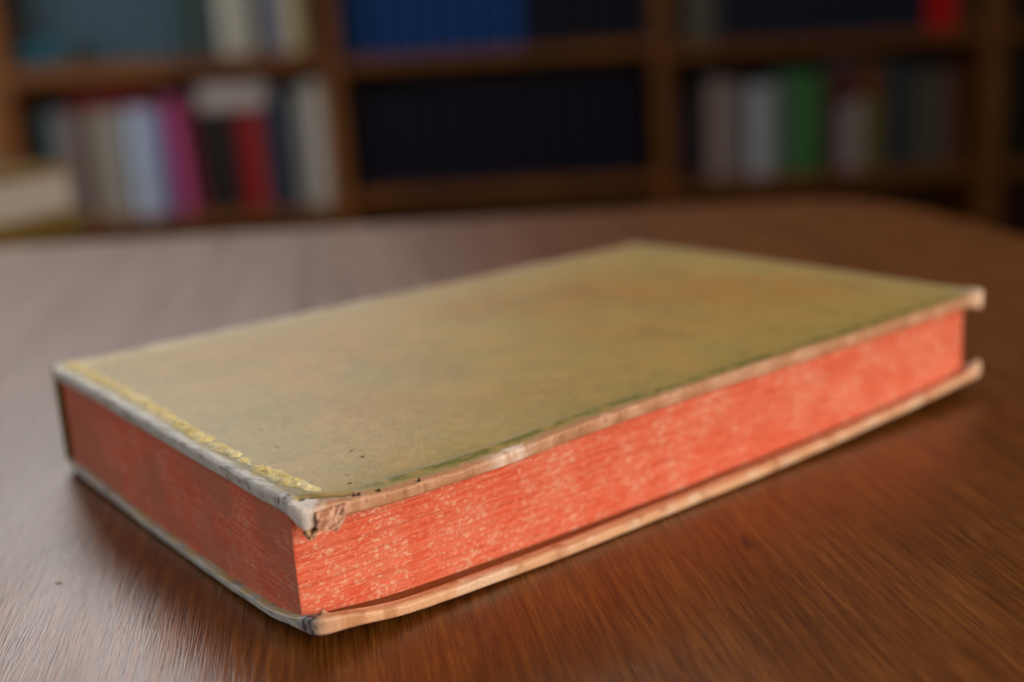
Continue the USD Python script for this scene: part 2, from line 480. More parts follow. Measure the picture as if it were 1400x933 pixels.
def front_disp(X, Y, d):
    x, y = X.ravel(), Y.ravel()
    z = 0.30 * (noise2(x, y, 0.05, 11, 3) - 0.5) + 0.10 * (noise2(x, y, 0.35, 12, 3) - 0.5)
    near = np.exp(-(x / 45) ** 2)
    z += 0.05 * (noise2(x, y, 2.2, 13, 3) - 0.5) * (0.4 + near)
    # worn rim: creases across the head rim, fibres along the fore rim
    z += np.exp(-(x / 2.2) ** 2) * 0.45 * (noise2(x * 1.5, y * 0.22, 0.9, 14, 4) - 0.5)
    z += np.exp(-(y / 2.2) ** 2) * 0.45 * (noise2(x * 0.3, y * 1.8, 0.8, 15, 4) - 0.5)
    z += 0.10 * (noise2(x, y, 3.0, 18, 2) - 0.5) * np.exp(-(np.minimum(x, y) / 2.5) ** 2)
    # the torn corner: sunk and frayed
    c = np.exp(-(np.hypot(x - 2, y - 2) / 4.0) ** 2)
    z += c * 0.9 * (noise2(x * 1.2 + y, y - x * 0.6, 0.9, 16, 4) - 0.55)
    # the crack behind the corner
    cy = crack_y(x)
    lip = (y - cy) * np.where((x > 1.5) & (x < 11), 1, 0)
    inr = smoothstep(1.0, 2.0, x) * (1 - smoothstep(8.5, 11.0, x))
    z += inr * (-0.8 * np.exp(-((y - cy + 0.14) / 0.2) ** 2) - 0.28 * smoothstep(0.3, -0.1, y - cy) * np.exp(-np.maximum(cy - y, 0) / 2.5) + 0.15 * np.exp(-((y - cy - 0.35) / 0.4) ** 2))
    # ridge of lifted cloth along the green line
    z += 0.12 * np.exp(-((y - 3.4) / 0.8) ** 2) * smoothstep(10, 20, x)
    for hx, hy, hr in HOLES:
        rr = np.hypot(x - hx, (y - hy))
        z -= 1.2 * (1 - smoothstep(hr * 0.55, hr * 1.1, rr)) * (1 if hr > 0.25 else 0.4)
    return z.reshape(X.shape)


ax = axis(0, 0, LB, 1.5, 34.0, 0.16, 0.6)
ay = axis(0, 0, WB, 1.5, 26.0, 0.17, 0.6)
fb, rx, ry, hg = board(ax, ay, lambda x, y: front_top(x, y) - RIM, f_rise, f_drop, (2.4, 4.6, 5.0, 5.0), front_disp, 0.2, 20)


def front_tint(x, y, hg):
    n1, n2, n3 = noise2(x, y, 0.028, 31, 4), noise2(x, y, 0.12, 32, 4), noise2(x, y, 0.7, 33, 3)
    olive, tan, brown = lin(172, 151, 80), lin(186, 155, 82), lin(180, 129, 56)
    c = np.tile(olive, (len(x), 1))
    c = mixc(c, tan, smoothstep(0.35, 0.65, n2))
    mid = np.exp(-((y - 62) / 42) ** 4) * np.exp(-((x - 105) / 75) ** 4)
    c = mixc(c, brown, np.clip(mid * smoothstep(0.30, 0.62, n1) * 1.0, 0, 0.85))
    c = mixc(c, lin(120, 112, 62), smoothstep(0.55, 0.75, noise2(x + 90, y, 0.06, 34, 3)) * 0.18)
    # paler, greyer border at the head, tail and spine
    pale = np.maximum.reduce([np.exp(-(x / 16.0)), np.exp(-((LB - x) / 9.0)), np.exp(-((WB - y) / 9.0))])
    c = mixc(c, lin(176, 170, 136), pale * 0.55)
    c = c * (0.86 + 0.28 * n3[:, None])
    c = mixc(c, lin(96, 78, 44), smoothstep(0.70, 0.80, noise2(x, y, 0.45, 35, 3)) * 0.5)
    crust_shade = smoothstep(1.8, 2.4, x) * smoothstep(4.6, 3.0, x - 1.5 * np.exp(-(y - 5) / 6.0)) * smoothstep(70, 25, y)
    c = mixc(c, lin(124, 112, 52), crust_shade * 0.8)  # shade beside the paint crust, painted in as dark olive
    # green line along the fore edge, inside the worn rim
    gy = 2.8 + 0.9 * (noise2(x, 0 * x, 0.06, 36, 2) - 0.5) * 2
    gw = 0.6 + 0.7 * noise2(x, 0 * x, 0.15, 37, 2)
    g = np.exp(-((y - gy) / gw) ** 2) * smoothstep(5, 22, x) * smoothstep(0.32, 0.55, noise2(x * 0.7, y * 1.4, 0.5, 38, 3))
    c = mixc(c, lin(96, 104, 34), np.clip(g * 1.0, 0, 0.95))
    g2 = np.exp(-np.maximum(y - gy, 0) / 5.0) * smoothstep(2, 12, x) * (1 - smoothstep(60, 120, x) * 0.6)
    c = mixc(c, lin(132, 124, 62), np.clip(g2 * 0.35, 0, 0.5))
    # rims
    ragF = 1.35 + 0.8 * (noise2(x, 0 * x, 0.5, 39, 4) - 0.5) * 2 + 1.6 * np.exp(-(x / 11) ** 2)
    fore = smoothstep(0.35, -0.35, y - ragF)
    rimF = mixc(np.tile(lin(186, 138, 104), (len(x), 1)), lin(214, 176, 152), smoothstep(0.50, 0.72, noise2(x * 0.6, y * 2, 0.5, 40, 4)) * 0.6)
    rimF = mixc(rimF, lin(140, 92, 60), smoothstep(0.56, 0.74, noise2(x * 1.6, y * 3, 0.9, 41, 4)) * 0.55)
    rimF = mixc(rimF, lin(238, 226, 220), np.exp(-((x - 41) / 4.0) ** 2) * smoothstep(0.3, 0.5, noise2(x, y, 0.8, 42, 3)) * 0.9)
    c = c * (1 - fore[:, None]) + rimF * fore[:, None]
    ragH = 1.9 + 0.7 * (noise2(0 * y, y, 0.35, 43, 4) - 0.5) * 2
    head = smoothstep(0.3, -0.3, x - ragH)
    rimH = mixc(np.tile(lin(196, 198, 194), (len(x), 1)), lin(140, 138, 126), smoothstep(0.5, 0.7, noise2(y * 0.45 + x, hg * 1.8, 1.0, 44, 4)) * 0.7)
    rimH = mixc(rimH, lin(120, 118, 96), smoothstep(0.56, 0.70, noise2(y * 0.22 + x * 0.3, hg * 1.3, 1.0, 45, 3)) * 0.6)
    spots = smoothstep(0.50, 0.58, noise2(x, y, 1.6, 46, 3)) * np.exp(-((y - 7.2) / 1.1) ** 2)
    rimH = mixc(rimH, lin(52, 34, 66), np.clip(spots * 1.4, 0, 0.9))
    c = c * (1 - head[:, None]) + rimH * head[:, None]
    # the peeled corner: bare board, whitish and pinkish
    rr = np.hypot(x - 1.2, (y - 1.4) * 1.0)
    corner = smoothstep(4.6, 3.2, rr + 1.5 * (noise2(x, y, 0.6, 47, 4) - 0.5)) * smoothstep(0.1, -0.25, y - crack_y(x))
    bare = mixc(np.tile(lin(206, 178, 160), (len(x), 1)), lin(176, 128, 84), smoothstep(0.42, 0.62, noise2(x, y, 0.7, 48, 4)))
    bare = mixc(bare, lin(224, 222, 220), smoothstep(0.25, -0.35, (x - y) * 0.5 - 1.0 + (noise2(x, y, 1.0, 49, 3) - 0.5)))
    c = c * (1 - corner[:, None]) + bare * corner[:, None]
    # spine joint: pinkish worn ridge
    sp = np.exp(-((WB - y - 1.6) / 1.5) ** 2)
    c = mixc(c, mixc(np.tile(lin(176, 140, 122), (len(x), 1)), lin(214, 206, 196), smoothstep(0.45, 0.65, noise2(x, y, 0.2, 50, 3))), sp * smoothstep(0.25, 0.5, noise2(x, y, 0.25, 51, 3)) * 0.9)
    ye = np.exp(-((WB - y - 5.5) / 2.2) ** 2) * smoothstep(42, 12, x) * smoothstep(1.5, 4, x) * smoothstep(0.35, 0.55, noise2(x, y, 0.35, 52, 3))
    c = mixc(c, lin(218, 200, 128), np.clip(ye, 0, 0.8))
    # tail rim
    tl = smoothstep(1.8, 0.8, LB - x)
    c = mixc(c, lin(168, 156, 122), tl * 0.7)
    ce = np.exp(-(np.hypot(LB - x, y) / 4.5) ** 2)
    c = mixc(c, lin(236, 214, 196), np.clip(ce * 1.3, 0, 0.95))
    # crack and worm holes are deep and coloured dark
    inr = smoothstep(1.5, 2.5, x) * (1 - smoothstep(9.5, 11.0, x))
    c = mixc(c, lin(44, 30, 16), inr * np.minimum(1, 1.4 * np.exp(-((y - crack_y(x) + 0.14) / 0.2) ** 2)) * 0.95)
    for hx, hy, hr in HOLES:
        c = mixc(c, lin(16, 10, 8), (1 - smoothstep(hr * 0.8, hr * 1.2, np.hypot(x - hx, y - hy))) * (0.97 if hr > 0.25 else 0.6))
    # underside
    under = hg < -0.98
    c[under] = lin(170, 140, 100)
    return np.clip(c, 0.005, 0.95)


fb.apply_scale(MM)
FRONT = obj('front_board', fb, M['old_cover'], BOOK, smooth=True, tint=front_tint(rx, ry, hg))
tag(FRONT, 'olive-tan upper cover with worn pale rims')


# --- back board, on the table; its corners curl up
def back_bottom(x, y):
    lf = interp(x, [(0, 3.2), (6.5, 2.7), (18, 1.1), (30, 0.55), (57, 0.05), (97, 0.25), (150, 1.9), (190, 4.3)])
    lh = interp(y, [(0, 3.2), (8, 1.2), (17, 0.15), (64, 0.1), (97, 0.7), (123.2, 1.3)])
    ey, ex = np.exp(-y / 14.0), np.exp(-x / 10.0)
    return -3.4 + lf * ey + lh * ex * (1 - ey)


def b_rise(x, y, d):
    fat = np.exp(-(np.hypot(x - 1, y) / 7.0) ** 2) * 1.1 + np.exp(-(np.hypot(190 - x, y) / 5.0) ** 2) * 2.1
    rim = 0.8 - 0.4 * smoothstep(3.0, 7.0, y) * smoothstep(6.0, 3.0, x) + fat
    t = smoothstep(2.2, 4.2, d)
    return rim * (1 - t) + 0.15 * t


b_drop = lambda x, y, d: np.full_like(x, 1.5)


def back_disp(X, Y, d):
    x, y = X.ravel(), Y.ravel()
    z = 0.1 * (noise2(x, y, 0.2, 61, 3) - 0.5)
    z += np.exp(-(x / 2.5) ** 2) * 0.5 * (noise2(x * 1.4, y * 0.3, 0.8, 62, 4) - 0.5)
    z += np.exp(-(y / 2.5) ** 2) * 0.5 * (noise2(x * 0.25, y * 1.5, 0.8, 63, 4) - 0.5)
    z += 0.9 * np.exp(-(np.hypot(x - 3.2, y - 2.6) / 0.55) ** 2)      # the small curled fleck
    return z.reshape(X.shape)


ax = axis(0, 0, LB, 1.7, 24.0, 0.2, 0.8)
ay = axis(0, 0, WB, 1.7, 14.0, 0.2, 0.8)
bb, rx, ry, hg = board(ax, ay, lambda x, y: back_bottom(x, y) + 1.5, b_rise, b_drop, (2.8, 4.4, 5.0, 5.0), back_disp, 0.25, 70)


def back_tint(x, y, hg):
    c = mixc(np.tile(lin(128, 78, 40), (len(x), 1)), lin(170, 146, 96), smoothstep(7.0, 3.0, x))                   # inner face: shade of the gap painted in as brown
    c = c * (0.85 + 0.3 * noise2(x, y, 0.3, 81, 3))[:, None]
    fore = smoothstep(0.4, -0.4, y - 3.4)
    rimF = mixc(np.tile(lin(228, 182, 146), (len(x), 1)), lin(186, 128, 88), smoothstep(0.5, 0.7, noise2(x, y * 1.5, 0.35, 82, 4)) * 0.7)
    rimF = mixc(rimF, lin(240, 214, 190), smoothstep(0.52, 0.7, noise2(x + 40, y, 0.3, 83, 4)) * 0.7)
    c = c * (1 - fore[:, None]) + rimF * fore[:, None]
    head = smoothstep(0.4, -0.4, x - 2.2)
    rimH = mixc(np.tile(lin(190, 192, 188), (len(x), 1)), lin(128, 130, 132), smoothstep(0.45, 0.68, noise2(y * 0.4 + x, hg * 1.8, 1.0, 84, 4)) * 0.8)
    rimH = mixc(rimH, lin(190, 176, 116), smoothstep(0.1, 0.9, hg) * smoothstep(0.4, 0.62, noise2(x, y, 0.3, 85, 3)) * 0.8)
    c = c * (1 - head[:, None]) + rimH * head[:, None]
    # near corner: grey where the paint still sits, bare pink where torn
    k = smoothstep(5.5, 3.5, np.hypot(x, y))
    dirt = mixc(np.tile(lin(158, 158, 158), (len(x), 1)), lin(52, 44, 56), smoothstep(0.40, 0.56, noise2(x + y, hg * 1.2 + (x - y) * 0.5, 1.4, 86, 4)) * 0.9)
    dirt = mixc(dirt, lin(206, 166, 138), smoothstep(-0.6, 1.0, x - y + 2.0 * (noise2(x, y, 0.8, 87, 3) - 0.5)))
    c = c * (1 - k[:, None]) + dirt * k[:, None]
    ce = np.exp(-(np.hypot(LB - x, y) / 4.0) ** 2)
    c = mixc(c, lin(236, 206, 180), np.clip(ce * 1.2, 0, 0.9))
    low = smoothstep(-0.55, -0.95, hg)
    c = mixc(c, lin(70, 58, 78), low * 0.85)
    return np.clip(c, 0.005, 0.95)


bb.apply_scale(MM)
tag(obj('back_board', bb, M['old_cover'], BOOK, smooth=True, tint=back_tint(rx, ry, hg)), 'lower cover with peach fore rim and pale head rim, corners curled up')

# --- text block: four sides of page edges
X0T, X1T, Y1T = 1.5, 186.2, WB - 3.6


def text_fore(x):
    return interp(x, [(0, 6.8), (20, 6.4), (60, 6.0), (120, 5.2), (186, 3.6)])


def text_zb(x, y):
    return back_bottom(x, y) + 1.68


def text_zt(x, y):
    return front_top(x, y) - 1.9 - 0.05


def page_tint(s, z, seed, worn):
    """Red paint over page edges, rubbed and flecked along the leaves."""
    n1 = noise2(s, z * 1.0, 0.16, seed, 4)
    n2 = noise2(s * 0.55, z * 1.6, 1.0, seed + 1, 4)
    n3 = noise2(s * 0.12, z * 3.2, 1.0, seed + 2, 3)
    red, deep, pale = lin(227, 114, 86), lin(216, 84, 57), lin(234, 190, 166)
    c = mixc(np.tile(red, (len(s), 1)), deep, smoothstep(0.42, 0.62, n3) * 0.7)
    c = mixc(c, lin(232, 140, 116), smoothstep(0.42, 0.66, n1) * 0.38)
    n4 = noise2(s * 0.9, z * 1.2, 1.9, seed + 4, 3)
    fl = smoothstep(0.50, 0.66, 0.35 * n2 + 0.65 * n4) * (0.35 + 0.65 * smoothstep(0.35, 0.6, n1))
    c = mixc(c, pale, np.clip(fl * worn, 0, 0.75))
    c = mixc(c, lin(150, 60, 44), smoothstep(0.60, 0.74, noise2(s * 0.06, z * 5.0, 1.0, seed + 3, 2)) * 0.3)
    return c


def leaf_relief(s, z, seed, amp):
    return amp * ((noise2(s * 0.05, z * 4.5, 1.0, seed, 3) - 0.5) * 2 + 0.6 * (noise2(s * 0.4, z * 6.0, 1.0, seed + 1, 2) - 0.5))


parts_v, parts_f, parts_c, off = [], [], [], 0


def add_part(V, F, C):
    global off
    parts_v.append(V)
    parts_f.append(F + off)
    parts_c.append(C)
    off += len(V)


xs = np.concatenate([np.arange(X0T, 40, 0.2), np.linspace(40, X1T, 260)])
ts = np.linspace(0, 1, 130)
XX, TT = np.meshgrid(xs, ts, indexing='ij')
yf = text_fore(XX)
za, zb_ = text_zb(XX, yf), text_zt(XX, yf)
ZZ = za + (zb_ - za) * TT
YY = yf + leaf_relief(XX.ravel(), ZZ.ravel(), 101, 0.14).reshape(XX.shape) + 0.5 * np.sin(np.pi * TT) * 0.6
YY[0, :] = YY[0, :] + 0.12
add_part(np.stack([XX, YY, ZZ], -1).reshape(-1, 3), grid_faces(*XX.shape), page_tint(XX.ravel(), ZZ.ravel(), 111, 0.9))
# head side (facing the left)
ys = np.concatenate([text_fore(np.array([X0T])), np.arange(7.2, 40, 0.25), np.linspace(40, Y1T, 150)])
YH, TH = np.meshgrid(ys, ts, indexing='ij')
XH = np.full_like(YH, X0T)
za, zb_ = text_zb(XH, YH), text_zt(XH, YH)
ZH = za + (zb_ - za) * TH
XH = XH + leaf_relief(YH.ravel(), ZH.ravel(), 121, 0.10).reshape(XH.shape)
# share the near vertical edge with the fore edge
XH[0], YH[0] = XX[0], YY[0]
chead = page_tint(YH.ravel(), ZH.ravel(), 131, 0.7)
chead = mixc(chead, lin(178, 112, 88), 0.25 + 0.5 * smoothstep(0.4, 0.65, noise2(YH.ravel(), ZH.ravel(), 0.12, 139, 4)))
add_part(np.stack([XH, YH, ZH], -1).reshape(-1, 3), grid_faces(*XH.shape, flip=True), chead)
# tail side, spine side, top and bottom
t2 = np.linspace(0, 1, 12)
y2 = np.linspace(text_fore(np.array([X1T]))[0], Y1T, 30)
YA, TA = np.meshgrid(y2, t2, indexing='ij')
XA = np.full_like(YA, X1T)
za, zb_ = text_zb(XA, YA), text_zt(XA, YA)
ZA = za + (zb_ - za) * TA
add_part(np.stack([XA, YA, ZA], -1).reshape(-1, 3), grid_faces(*XA.shape), page_tint(YA.ravel(), ZA.ravel(), 141, 0.6))
x2 = np.linspace(X0T, X1T, 30)
XA, TA = np.meshgrid(x2, t2, indexing='ij')
YA = np.full_like(XA, Y1T)
za, zb_ = text_zb(XA, YA), text_zt(XA, YA)
ZA = za + (zb_ - za) * TA
add_part(np.stack([XA, YA, ZA], -1).reshape(-1, 3), grid_faces(*XA.shape, flip=True), np.tile(lin(190, 165, 120), (XA.size, 1)))
for fn, fl in ((text_zt, False), (text_zb, True)):
    v = np.linspace(0, 1, 30)
    XA, VA = np.meshgrid(np.linspace(X0T, X1T, 60), v, indexing='ij')
    y0 = text_fore(XA)
    YA = y0 + (Y1T - y0) * VA
    add_part(np.stack([XA, YA, fn(XA, YA)], -1).reshape(-1, 3), grid_faces(*XA.shape, flip=fl), np.tile(lin(205, 180, 140), (XA.size, 1)))
tb = trimesh.Trimesh(np.vstack(parts_v) * MM, np.vstack(parts_f), process=False)
tag(obj('text_block', tb, M['page_edges'], BOOK, smooth=True, tint=np.vstack(parts_c)), 'page block with red painted, rubbed and speckled edges')

# --- spine: a thin sheet with a small gap behind the leaves
xs_, n_ = np.linspace(0.6, LB - 0.6, 90), 14
sv, sf, sc = [], [], []
tt = np.linspace(0, 1, n_)
for side, oy in ((0, 0.0), (1, -0.9)):
    XA, TA = np.meshgrid(xs_, tt, indexing='ij')
    z0, z1 = back_bottom(XA, np.full_like(XA, WB - 1)) + 1.2, front_top(XA, np.full_like(XA, WB - 1)) - 1.0
    ZA = z0 + (z1 - z0) * TA
    YA = WB - 0.75 + oy - 0.25 * np.sin(np.pi * TA)
    V = np.stack([XA, YA, ZA], -1).reshape(-1, 3)
    sf.append(grid_faces(*XA.shape, flip=(side == 0)) + side * len(V))
    sv.append(V)
n0 = len(sv[0])
edge = []
for j in range(n_ - 1):
    for i, fl in ((0, True), (len(xs_) - 1, False)):
        a, b = i * n_ + j, i * n_ + j + 1
        q = [(a, b, b + n0), (a, b + n0, a + n0)]
        edge += [t[::-1] if fl else t for t in q]
sm = trimesh.Trimesh(np.vstack(sv) * MM, np.vstack(sf + [np.array(edge)]), process=False)
ev = np.vstack(sv)
stint = mixc(np.tile(lin(96, 82, 46), (len(ev), 1)), lin(128, 112, 44), smoothstep(3.0, 0.8, ev[:, 0]))
tag(obj('spine', sm, M['torn_leather'], BOOK, smooth=False, tint=stint), 'thin spine sheet with a dull yellow end')

# --- the flaking yellow paint ridge along the head of the upper cover
s = np.arange(4.6, 121, 0.16)
path_x = interp(s, [(4.6, 6.6), (6.5, 6.1), (10, 5.2), (16.5, 4.5), (29, 3.7), (39, 3.7), (50, 3.5), (65, 4.0), (81, 4.4), (95, 4.2), (108, 4.0), (121, 4.2)])
path_x = path_x + 0.45 * (noise2(s, 0 * s, 0.25, 151, 3) - 0.5) * 2
u = np.linspace(-1, 1, 17)
S, Uu = np.meshgrid(s, u, indexing='ij')
wid = (0.9 + 1.3 * noise2(S.ravel(), 0 * S.ravel(), 0.35, 152, 3)).reshape(S.shape)
gap = smoothstep(0.24, 0.40, noise2(s, 0 * s, 0.22, 153, 3))[:, None]
wid = wid * (0.25 + 0.75 * gap) * np.minimum(1, (S - 4.4) / 2.5)
rag = (noise2(S.ravel(), Uu.ravel() * 2, 0.9, 154, 4) - 0.5).reshape(S.shape)
Xc = path_x[:, None] + Uu * wid + rag * 1.1 * np.abs(Uu)
top = front_top(Xc, S) + front_disp(Xc, S, None)
lump = (noise2(Xc.ravel(), S.ravel(), 1.15, 155, 4)).reshape(S.shape)
hgt = np.maximum(1 - Uu ** 2, 0) ** 0.5 * (0.10 + 1.5 * np.maximum(lump - 0.32, 0)) * (0.2 + 0.8 * gap) * np.minimum(1, (S - 4.4) / 4)
Zc = top - 0.06 + hgt
ycol = mixc(np.tile(lin(232, 220, 160), (S.size, 1)), lin(206, 190, 122), smoothstep(0.45, 0.65, noise2(Xc.ravel(), S.ravel(), 0.9, 156, 4)))
ycol = mixc(ycol, lin(242, 236, 196), smoothstep(0.5, 0.68, noise2(Xc.ravel(), S.ravel(), 0.4, 157, 3)) * 0.7)
V = np.stack([Xc, S, Zc], -1).reshape(-1, 3)
cm = trimesh.Trimesh(V * MM, grid_faces(*S.shape, flip=True), process=False)
tag(obj('paint_crust', cm, M['yellow_paint'], FRONT, smooth=True, tint=ycol), 'ragged ridge of flaking yellow paint')


# --- frayed flakes hanging at the near corner of the upper cover
def flake(name, cx, cy, cz, dx, dz, nx, seed, cols, thick=0.35, fold=0.5):
    """A little torn sheet: starts at (cx,cy,cz), runs dx along x and hangs dz down, crumpled."""
    a, b = np.linspace(0, 1, nx), np.linspace(0, 1, nx)
    A, B = np.meshgrid(a, b, indexing='ij')
    n = noise2(A.ravel() * 3, B.ravel() * 3, 1.0, seed, 4).reshape(A.shape) - 0.5
    n2 = noise2(A.ravel() * 7, B.ravel() * 2, 1.0, seed + 1, 3).reshape(A.shape) - 0.5
    low = (0.35 + 0.65 * np.sin(np.pi * np.clip(A * 0.9 + 0.1, 0, 1)) ** 0.6) * (0.75 + 0.5 * noise2(A.ravel() * 3, 0 * A.ravel(), 1.0, seed + 2, 3).reshape(A.shape))
    X = cx + dx * A + 0.5 * n * B
    Z = cz - dz * B * low
    Y = cy + fold * (n + 0.9 * n2) - 0.35 * np.sin(np.pi * B)
    fr = np.stack([X, Y, Z], -1).reshape(-1, 3)
    bk = fr + np.array([0.0, thick, 0.0])
    m = len(fr)
    F = np.vstack([grid_faces(nx, nx, flip=True), grid_faces(nx, nx) + m])
    rim = [i * nx for i in range(nx)] + [(nx - 1) * nx + j for j in range(1, nx)] + [i * nx + nx - 1 for i in range(nx - 2, -1, -1)] + [j for j in range(nx - 2, 0, -1)]
    e = []
    for k in range(len(rim)):
        p, q = rim[k], rim[(k + 1) % len(rim)]
        e += [(p, p + m, q + m), (p, q + m, q)]
    V = np.vstack([fr, bk])
    c = mixc(np.tile(cols[0], (len(V), 1)), cols[1], smoothstep(0.42, 0.62, noise2((V[:, 0] - V[:, 2]) * 1.8, (V[:, 2] + V[:, 0]) * 0.4, 0.9, seed + 5, 4)))
    c = mixc(c, lin(92, 56, 44), smoothstep(0.58, 0.70, noise2((V[:, 0] - V[:, 2]) * 2.4, (V[:, 2] + V[:, 0]) * 0.5, 0.9, seed + 6, 3)) * 0.75)
    t = trimesh.Trimesh(V * MM, np.vstack([F, np.array(e)]), process=False)
    trimesh.repair.fix_normals(t)
    return tag(obj(name, t, M['torn_leather'], FRONT, smooth=True, tint=c), None)


flake('torn_flake', 2.3, -0.3, 21.0, 5.4, 3.9, 52, 171, (lin(218, 178, 158), lin(176, 126, 102)), 0.5, 0.6)
flake('torn_flake', 0.8, 1.1, 18.6, 2.5, 2.1, 34, 181, (lin(204, 176, 140), lin(164, 134, 96)), 0.7, 1.0)

# ------------------------------------------------------------------ a crumb on the table
cr = trimesh.creation.icosphere(3, 1.0)
cr.vertices *= np.array([0.65, 0.33, 0.2]) * (0.75 + 0.5 * meshkit.fbm(cr.vertices * 1.7, 3, 5))[:, None]
cr.apply_scale(MM)
crumb = obj('crumb', cr, plain('crumb_white', (0.9, 0.89, 0.86), 0.8), None, smooth=True)
UsdGeom.Xformable(crumb).AddTranslateOp().Set(Gf.Vec3d(-0.0874, 0.2066, TZ + 0.0002))
tag(crumb, 'tiny white crumb lying on the table left of the old book', 'crumb')

# ------------------------------------------------------------------ bookcase
FRONT_Y, BACK_Y = 3.0, 3.32
UPX = [-1.222, -0.398, 0.412, 1.235, 2.04]
case = thing('bookcase', 'orange-brown wooden bookcase of open bays behind the table', 'bookcase')
PT = 0.042
for x in UPX:
    pt = 0.076 if x < -1 else PT
    obj('upright', bevel_box(x - pt / 2, x + pt / 2, FRONT_Y, BACK_Y, 0, 1.40, 0.002), M['bookcase_wood'], case)
SHELVES = [[0.08, 0.443, 0.826, 1.17, 1.38], [0.08, 0.473, 0.802, 1.17, 1.38], [0.08, 0.450, 0.785, 1.17, 1.38], [0.08, 0.450, 0.785, 1.17, 1.38]]
THICK = [[0.03, 0.03, 0.045, 0.03, 0.03], [0.03, 0.035, 0.034, 0.03, 0.03], [0.03, 0.034, 0.034, 0.03, 0.03], [0.03, 0.034, 0.034, 0.03, 0.03]]
for b in range(4):
    x0, x1 = UPX[b] + (0.038 if b == 0 else PT / 2), UPX[b + 1] - PT / 2
    for z, t in zip(SHELVES[b], THICK[b]):
        obj('shelf', bevel_box(x0, x1, FRONT_Y + 0.004, BACK_Y - 0.01, z - t, z, 0.002), M['bookcase_wood'], case)
    obj('back_panel', boxm(x0, x1, BACK_Y - 0.01, BACK_Y, 0.05, 1.38), M['bookcase_back'], case)
    obj('plinth', boxm(x0, x1, FRONT_Y + 0.02, FRONT_Y + 0.04, 0, 0.05), M['bookcase_wood'], case)

CLOTH = {}


def cloth(color, rough=0.6):
    key = tuple(color) + (rough,)
    if key not in CLOTH:
        CLOTH[key] = plain(f'binding_cloth_{len(CLOTH) + 1:03d}', lin(*color), rough, 0.2, 0.10, 60.0)
    return CLOTH[key]


def make_book(w, h, d, color, label, group=None, band=None, rough=0.55, loc=(0, 0, 0), rot=(0, 0, 0)):
    """A standing book: x thickness centred, spine towards -y at y=0, foot at z=0."""
    loc = (loc[0], loc[1], loc[2] + 0.0004)
    t = thing('shelf_book', label, 'book', loc, 0, group)
    prim(t).GetAttribute('xformOp:rotateXYZ').Set(Gf.Vec3f(*rot))
    bt = 0.003
    hw = w / 2
    arc = [(hw * math.sin(a), -min(0.006, hw * 0.5) * math.cos(a) + min(0.006, hw * 0.5)) for a in np.linspace(-math.pi / 2, math.pi / 2, 9)]
    outer = [(-hw, d)] + arc + [(hw, d)]
    ih = hw - bt
    iarc = [(ih * math.sin(a), -min(0.006, hw * 0.5) * math.cos(a) + min(0.006, hw * 0.5) + bt) for a in np.linspace(math.pi / 2, -math.pi / 2, 9)]
    poly = Polygon(outer + [(ih, d)] + iarc + [(-ih, d)])
    cov = trimesh.creation.extrude_polygon(poly, h, engine='earcut')
    obj('cover', cov, cloth(color, rough), t)
    obj('page_block', boxm(-ih, ih, min(0.006, hw * .5) + bt + 0.001, d - 0.004, 0.003, h - 0.004), M['book_paper'], t)
    if band:
        z0, z1, bc = band
        a2 = [(1.002 * x, y - 0.0006) for x, y in arc]
        bp = Polygon(a2 + [(x * 0.97, y + 0.0004) for x, y in arc[::-1]])
        bm = trimesh.creation.extrude_polygon(bp.buffer(0), (z1 - z0) * h, engine='earcut')
        bm.apply_translation((0, 0, z0 * h))
        obj('title_band', bm, cloth(bc, rough), t)
    return t


def row(x, z, items, y=3.035):
    """items: (width mm, height mm, colour, label, {options}) from left to right."""
    out = []
    for it in items:
        w, h, c, lab = it[:4]
        o = it[4] if len(it) > 4 else {}
        if c is None:
            x += w * MM
            continue
        x += o.get('gap', 0) * MM
        tilt = o.get('tilt', 0.0)
        dx = math.tan(math.radians(abs(tilt))) * h * MM * math.cos(math.radians(tilt))
        W = w * MM
        cx = x + W / 2 + (dx if tilt < 0 else 0)
        zz = z + math.sin(math.radians(abs(tilt))) * W / 2
        out.append(make_book(W - 0.0008, h * MM, o.get('d', 200) * MM, c, lab, o.get('group'), o.get('band'), loc=(cx, y + o.get('dy', 0) * MM, zz), rot=(0, tilt, 0)))
        x += W + dx
    return out


def series(first, n, pitch, loc):
    for k in range(1, n):
        copy_of(first, (loc[0] + k * pitch, loc[1], loc[2] + 0.0004))


ULZ, UMZ, URZ = SHELVES[0][2], SHELVES[1][2], SHELVES[2][2]
LLZ, LMZ, LRZ = SHELVES[0][1], SHELVES[1][1], SHELVES[2][1]

# upper left bay
g = 'slate-blue volumes at the left of the upper left shelf'
first = make_book(0.0432, 0.27, 0.17, (66, 90, 104), 'slate-blue volume in the wide row of alike volumes, upper left shelf', g, loc=(-1.152, 3.07, ULZ))
series(first, 9, 0.044, (-1.152, 3.07, ULZ))
row(-0.772, ULZ, [
    (52, 262, (52, 72, 70), 'thick dark green-grey book right of the slate-blue row, upper left shelf'),
    (50, 250, (58, 74, 78), 'dark green-grey book touching the white books, upper left shelf'),
    (46, 270, (186, 184, 170), 'broad cream-white book, first pale one on the upper left shelf'),
    (42, 255, (168, 168, 158), 'off-white book right beside the cream-white one, upper left shelf'),
    (34, 225, (70, 66, 66), 'narrow dark grey book between pale ones, upper left shelf'),
    (42, 200, (132, 140, 158), 'blue-grey book second from the right post, upper left shelf'),
    (44, 262, (186, 174, 132), 'pale straw-coloured book against the right post, upper left shelf'),
])
tl = make_book(0.055, 0.118, 0.045, (14, 76, 90), 'small teal book lying in front of the slate-blue volumes, upper left shelf', loc=(-1.155, 3.012, ULZ + 0.0275), rot=(0, 90, 0))

